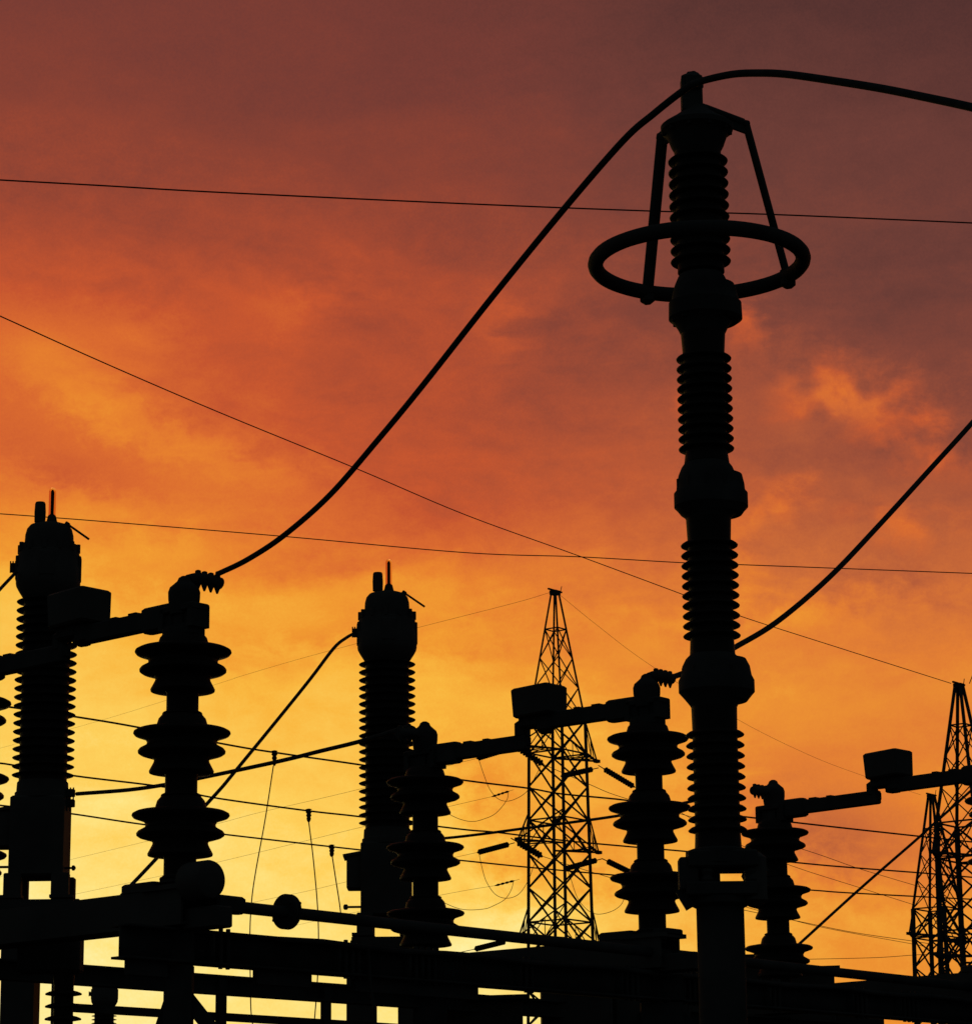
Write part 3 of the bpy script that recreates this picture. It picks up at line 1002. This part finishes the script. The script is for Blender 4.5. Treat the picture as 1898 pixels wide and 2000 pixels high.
def make_tower(c, peak_z, k, label, leg_w=.175, br_w=.09, levels=(2.1, 8.0, 13.9), faces=11):
    """c: plan centre; peak_z: height of the peak; k: size factor (1 = the central tower)"""
    root = empty('lattice_tower', (c[0], c[1], 0), label, 'lattice tower', 'lattice towers')
    C = Vector((c[0], c[1], 0))
    zw = peak_z - 8.3 * k                    # waist
    s0 = 1.275 * k

    def half(z):
        if z >= zw:
            f = (z - zw) / (peak_z - zw)
            return s0 + (.17 * k - s0) * f
        return s0 + (zw - z) * .0118

    def corner(i, z):
        a, b = ((1, 1), (1, -1), (-1, -1), (-1, 1))[i]
        return C + (E1 * a + E2 * b) * half(z) + Vector((0, 0, z))
    for i in range(4):
        lg = MB()
        lg.bar(corner(i, 0), corner(i, zw), leg_w * k, leg_w * k)
        lg.bar(corner(i, zw), corner(i, peak_z), leg_w * k * .62, leg_w * k * .62)
        lg.build('leg', TOWER, root, smooth=False)
    # body bracing, one mesh per face
    hp = 2.13 * k
    npan = min(int(zw / hp), 13)
    for i in range(4):
        fb = MB()
        for j in range(npan):
            z1, z0 = zw - hp * j, zw - hp * (j + 1)
            a, b = corner(i, z1), corner((i + 1) % 4, z1)
            a2, b2 = corner(i, z0), corner((i + 1) % 4, z0)
            fb.bar(a, b2, br_w * k)
            fb.bar(b, a2, br_w * k)
            if j in (0, 1, 3, 6, 7):
                fb.bar(a, b, br_w * k)
        # peak bracing
        zz_ = [zw, zw + 2.1 * k, zw + 4.0 * k, zw + 5.9 * k]
        for z0, z1 in zip(zz_, zz_[1:]):
            fb.bar(corner(i, z0), corner((i + 1) % 4, z1), br_w * k * .6)
            fb.bar(corner((i + 1) % 4, z0), corner(i, z1), br_w * k * .6)
        fb.bar(corner(i, zz_[3]), corner((i + 1) % 4, zz_[3]), br_w * k * .8)
        fb.build('face_bracing', TOWER, root, smooth=False)
    tp_ = MB()
    tp_.box(C + Vector((0, 0, peak_z)), .55 * k, .5 * k, .28 * k, E1)
    tp_.bar(C + Vector((0, 0, peak_z + .15)) - E1 * .75 * k, C + Vector((0, 0, peak_z + .15)) + E1 * .75 * k, .10 * k)
    tp_.bar(C + Vector((0, 0, peak_z + .15)) + E1 * .6 * k, C + Vector((0, 0, peak_z + .55 * k)) + E1 * .75 * k, .035 * k)
    tp_.build('peak_plate', TOWER, root, smooth=False)
    tips = []
    for li, lv in enumerate(levels):
        zt = zw - lv * k
        row = []
        for sg in (-1, 1):
            tip = C + E1 * (sg * 4.35 * k) + Vector((0, 0, zt))
            ca = MB()
            ins_ = (2, 3) if sg < 0 else (0, 1)
            for i in ins_:
                top = corner(i, zt + 2.1 * k)
                bot = corner(i, zt - .05)
                ca.bar(top, tip, br_w * k * .9)
                ca.bar(bot, tip, br_w * k * 1.25)
                m1, m2 = top.lerp(tip, .45), bot.lerp(tip, .45)
                ca.bar(m1, m2, br_w * k * .55)
                ca.bar(top, m2, br_w * k * .55)
                ca.bar(m2, bot.lerp(tip, .75), br_w * k * .55)
                ca.bar(m1, bot.lerp(tip, .72), br_w * k * .55)
            b0, b1 = corner(ins_[0], zt - .05), corner(ins_[1], zt - .05)
            for f0, f1_ in ((0, .35), (.35, 0), (.35, .65), (.65, .35)):
                ca.bar(b0.lerp(tip, f0), b1.lerp(tip, f1_), br_w * k * .55)
            for f0 in (.35, .65):
                ca.bar(b0.lerp(tip, f0), b1.lerp(tip, f0), br_w * k * .5)
            ca.box(tip, .35 * k, .3 * k, .2 * k, E1)
            ca.build('crossarm', TOWER, root, smooth=False)
            row.append(tip)
        tips.append(row)
    return root, tips


p1 = pt(1088, 1420, 180.0)
pk1 = zat(1081, 1158, 180.0)
t1, tips1 = make_tower((p1.x, 180.0), pk1, 1.0, 'central lattice tower standing left of the ringed column, the only one seen whole')
p2 = pt(1886, 1609, 170.0)
pk2 = zat(1875, 1340, 170.0)
t2, tips2 = make_tower((p2.x, 170.0), pk2, 1.0, 'bigger lattice tower cut off by the right edge', .27, .095)
p3 = pt(1829, 1770, 211.0)
pk3 = zat(1817, 1556, 211.0)
t3, tips3 = make_tower((p3.x, 211.0), pk3, 1.0, 'smaller lattice tower with the lower peak, behind the one at the right edge', .26, .095)


# strain insulator strings
def strain(a, b, Ya, Yb, th, label, n=None, grp='strain insulator strings on the lattice towers'):
    A_, B_ = pt(a[0], a[1], Ya), pt(b[0], b[1], Yb)
    d = B_ - A_
    L = d.length
    r = th * (Ya + Yb) / 2 / F / 2
    n = n or max(6, int(L / .2))
    prof = [(r * .16, -.58), (r * .16, -.1), (r * .5, 0)]
    for k in range(n):
        z = L * (k + .5) / n
        s_ = L / n
        prof += [(r * .58, z - s_ * .42), (r, z - s_ * .12), (r, z + s_ * .1), (r * .58, z + s_ * .36)]
    prof += [(r * .5, L), (r * .3, L + .12)]
    return single(MB().lathe(prof, A_, d, n=14), 'strain_insulator', PORC, label, 'strain insulator', grp)


strain((992, 1463.5), (934, 1481), 176.6, 178.5, 11.5, 'upper strain insulator pulling left from the central tower')
strain((992, 1650), (935, 1665), 176.6, 178.5, 11.5, 'lower strain insulator pulling left from the central tower')
strain((1013, 1462), (1058, 1492), 176.7, 177.6, 14, 'upper strain insulator pulling right from the left crossarm tip')
strain((1012, 1646), (1056, 1672), 176.7, 177.6, 14, 'lower strain insulator pulling right from the left crossarm tip')
strain((1156, 1503), (1098, 1516), 183.2, 185.2, 11.5, 'upper strain insulator on the far crossarm, crossing the central tower legs')
strain((1164, 1681), (1105, 1697), 183.2, 185.2, 11.5, 'lower strain insulator on the far crossarm, crossing the central tower legs')
strain((1181, 1503), (1236, 1536), 183.3, 184.8, 12, 'upper strain insulator pulling right from the far crossarm toward the ribbed post')
strain((1187, 1683), (1228, 1703), 183.3, 184.8, 12, 'lower strain insulator pulling right from the far crossarm toward the ribbed post')
strain((985, 1840), (929, 1854), 176.6, 178.5, 11.5, 'lowest strain insulator, seen just under the operating pipe')
strain((993, 1546), (962, 1556), 186.5, 188, 4.5, 'tiny upper strain insulator at the end of a jumper loop', 4)
strain((1003, 1721), (968, 1730), 186.5, 188, 4.5, 'tiny lower strain insulator at the end of a jumper loop', 4)

# jumper loops
GJ = 'jumper loops under the central tower'
JP = [([(934, 1481), (945, 1514), (957, 1543), (975, 1562), (998, 1564), (1027, 1548), (1045, 1518), (1058, 1492)], 'upper jumper loop under the left crossarm of the central tower'),
      ([(935, 1665), (941, 1694), (950, 1723), (968, 1748), (991, 1755), (1014, 1746), (1032, 1719), (1043, 1690), (1056, 1672)], 'lower jumper loop under the left crossarm of the central tower'),
      ([(993, 1546), (989, 1564), (968, 1589), (945, 1600), (923, 1605), (900, 1601), (876, 1590), (850, 1572), (815, 1545)], 'upper jumper loop running left towards the ribbed post'),
      ([(1003, 1721), (998, 1739), (986, 1757), (965, 1769), (945, 1776), (905, 1777), (870, 1765), (825, 1740)], 'lower jumper loop running left towards the ribbed post'),
      ([(1107, 1697), (1114, 1715), (1128, 1755), (1150, 1780), (1173, 1786), (1203, 1776), (1219, 1755), (1228, 1703)], 'jumper loop on the right side of the central tower')]
for px_, lab in JP:
    wire('jumper_wire', px_, 178.2, 178.6, 1.15, lab, 'jumper wire', GJ, k=6)

# tower lines
GT = 'conductors strung between the towers'
LN = [([(-60, 591), (0, 617), (202, 708), (425, 804), (698, 916), (910, 1006), (1128, 1085), (1330, 1160), (1447, 1204), (1640, 1266), (1857, 1335)], 95, 170, 2.1,
       'long wire slanting from the upper left to the tower peak at the right edge'),
      ([(1075, 1157), (1000, 1179), (816, 1226), (600, 1283), (467, 1322), (434, 1333), (205, 1405), (-30, 1470)], 180, 320, .5, 'faint earth wire running left from the peak of the central tower'),
      ([(1086, 1156), (1163, 1219), (1268, 1298), (1443, 1407), (1580, 1475), (1681, 1514), (1798, 1553)], 180, 211, .6, 'faint earth wire sagging right from the peak of the central tower'),
      ([(934, 1481), (875, 1496), (702, 1541.7), (600, 1566), (500, 1589), (426, 1609), (298, 1641), (125, 1682.5), (-30, 1720)], 178, 330, .5, 'faint conductor running left from the upper strain insulator'),
      ([(962, 1556), (881, 1574.7), (702, 1617), (600, 1642), (500, 1666.5), (394, 1692), (320, 1710), (152, 1746), (-30, 1785)], 187, 335, .5, 'faint conductor running left below the upper one, from the tiny upper insulator'),
      ([(935, 1665), (898, 1673), (672, 1724), (600, 1741), (504, 1761), (300, 1806)], 178, 300, .5, 'faint conductor running left from the lower strain insulator'),
      ([(968, 1730), (875, 1746), (700, 1781), (560, 1812)], 187, 300, .5, 'faint conductor running left from the tiny lower insulator'),
      ([(929, 1854), (897, 1861), (840, 1873)], 178, 190, 1.3, 'short conductor running left from the insulator under the operating pipe'),
      ([(1058, 1492), (1150, 1532), (1219, 1559), (1400, 1610), (1573, 1661), (1668, 1694), (1720, 1710), (1784, 1729), (1812, 1737)], 177.8, 208, 1.3, 'conductor sagging right from the upper insulator to the right-hand towers'),
      ([(1236, 1536), (1330, 1588), (1440, 1648), (1547, 1692), (1681, 1735), (1782, 1767)], 185, 208, 1.2, 'conductor from behind the right ribbed post to the waist of the lower tower'),
      ([(1056, 1672), (1166, 1707), (1300, 1745), (1452, 1778), (1564, 1801), (1668, 1822), (1784, 1839), (1815, 1844)], 177.8, 208, 1.3, 'conductor sagging right from the lower insulator to the right-hand towers'),
      ([(1228, 1703), (1340, 1738), (1470, 1776), (1580, 1806), (1668, 1824), (1790, 1846), (1815, 1854)], 185, 208, 1.1, 'lower twin of the sagging conductors reaching the right-hand towers'),
      ([(1560, 1874), (1587, 1874), (1711, 1871), (1784, 1866), (1826, 1864)], 190, 205, 1.1, 'nearly level thin wire above the pipe at the lower right'),
      ([(1893, 1335), (1902, 1312), (1915, 1280)], 170, 160, 1.8, 'short wire rising from the peak of the tower at the right edge')]
for px_, Y0_, Y1_, th, lab in LN:
    wire('conductor', px_, Y0_, Y1_, th, lab, 'conductor', GT, k=6)
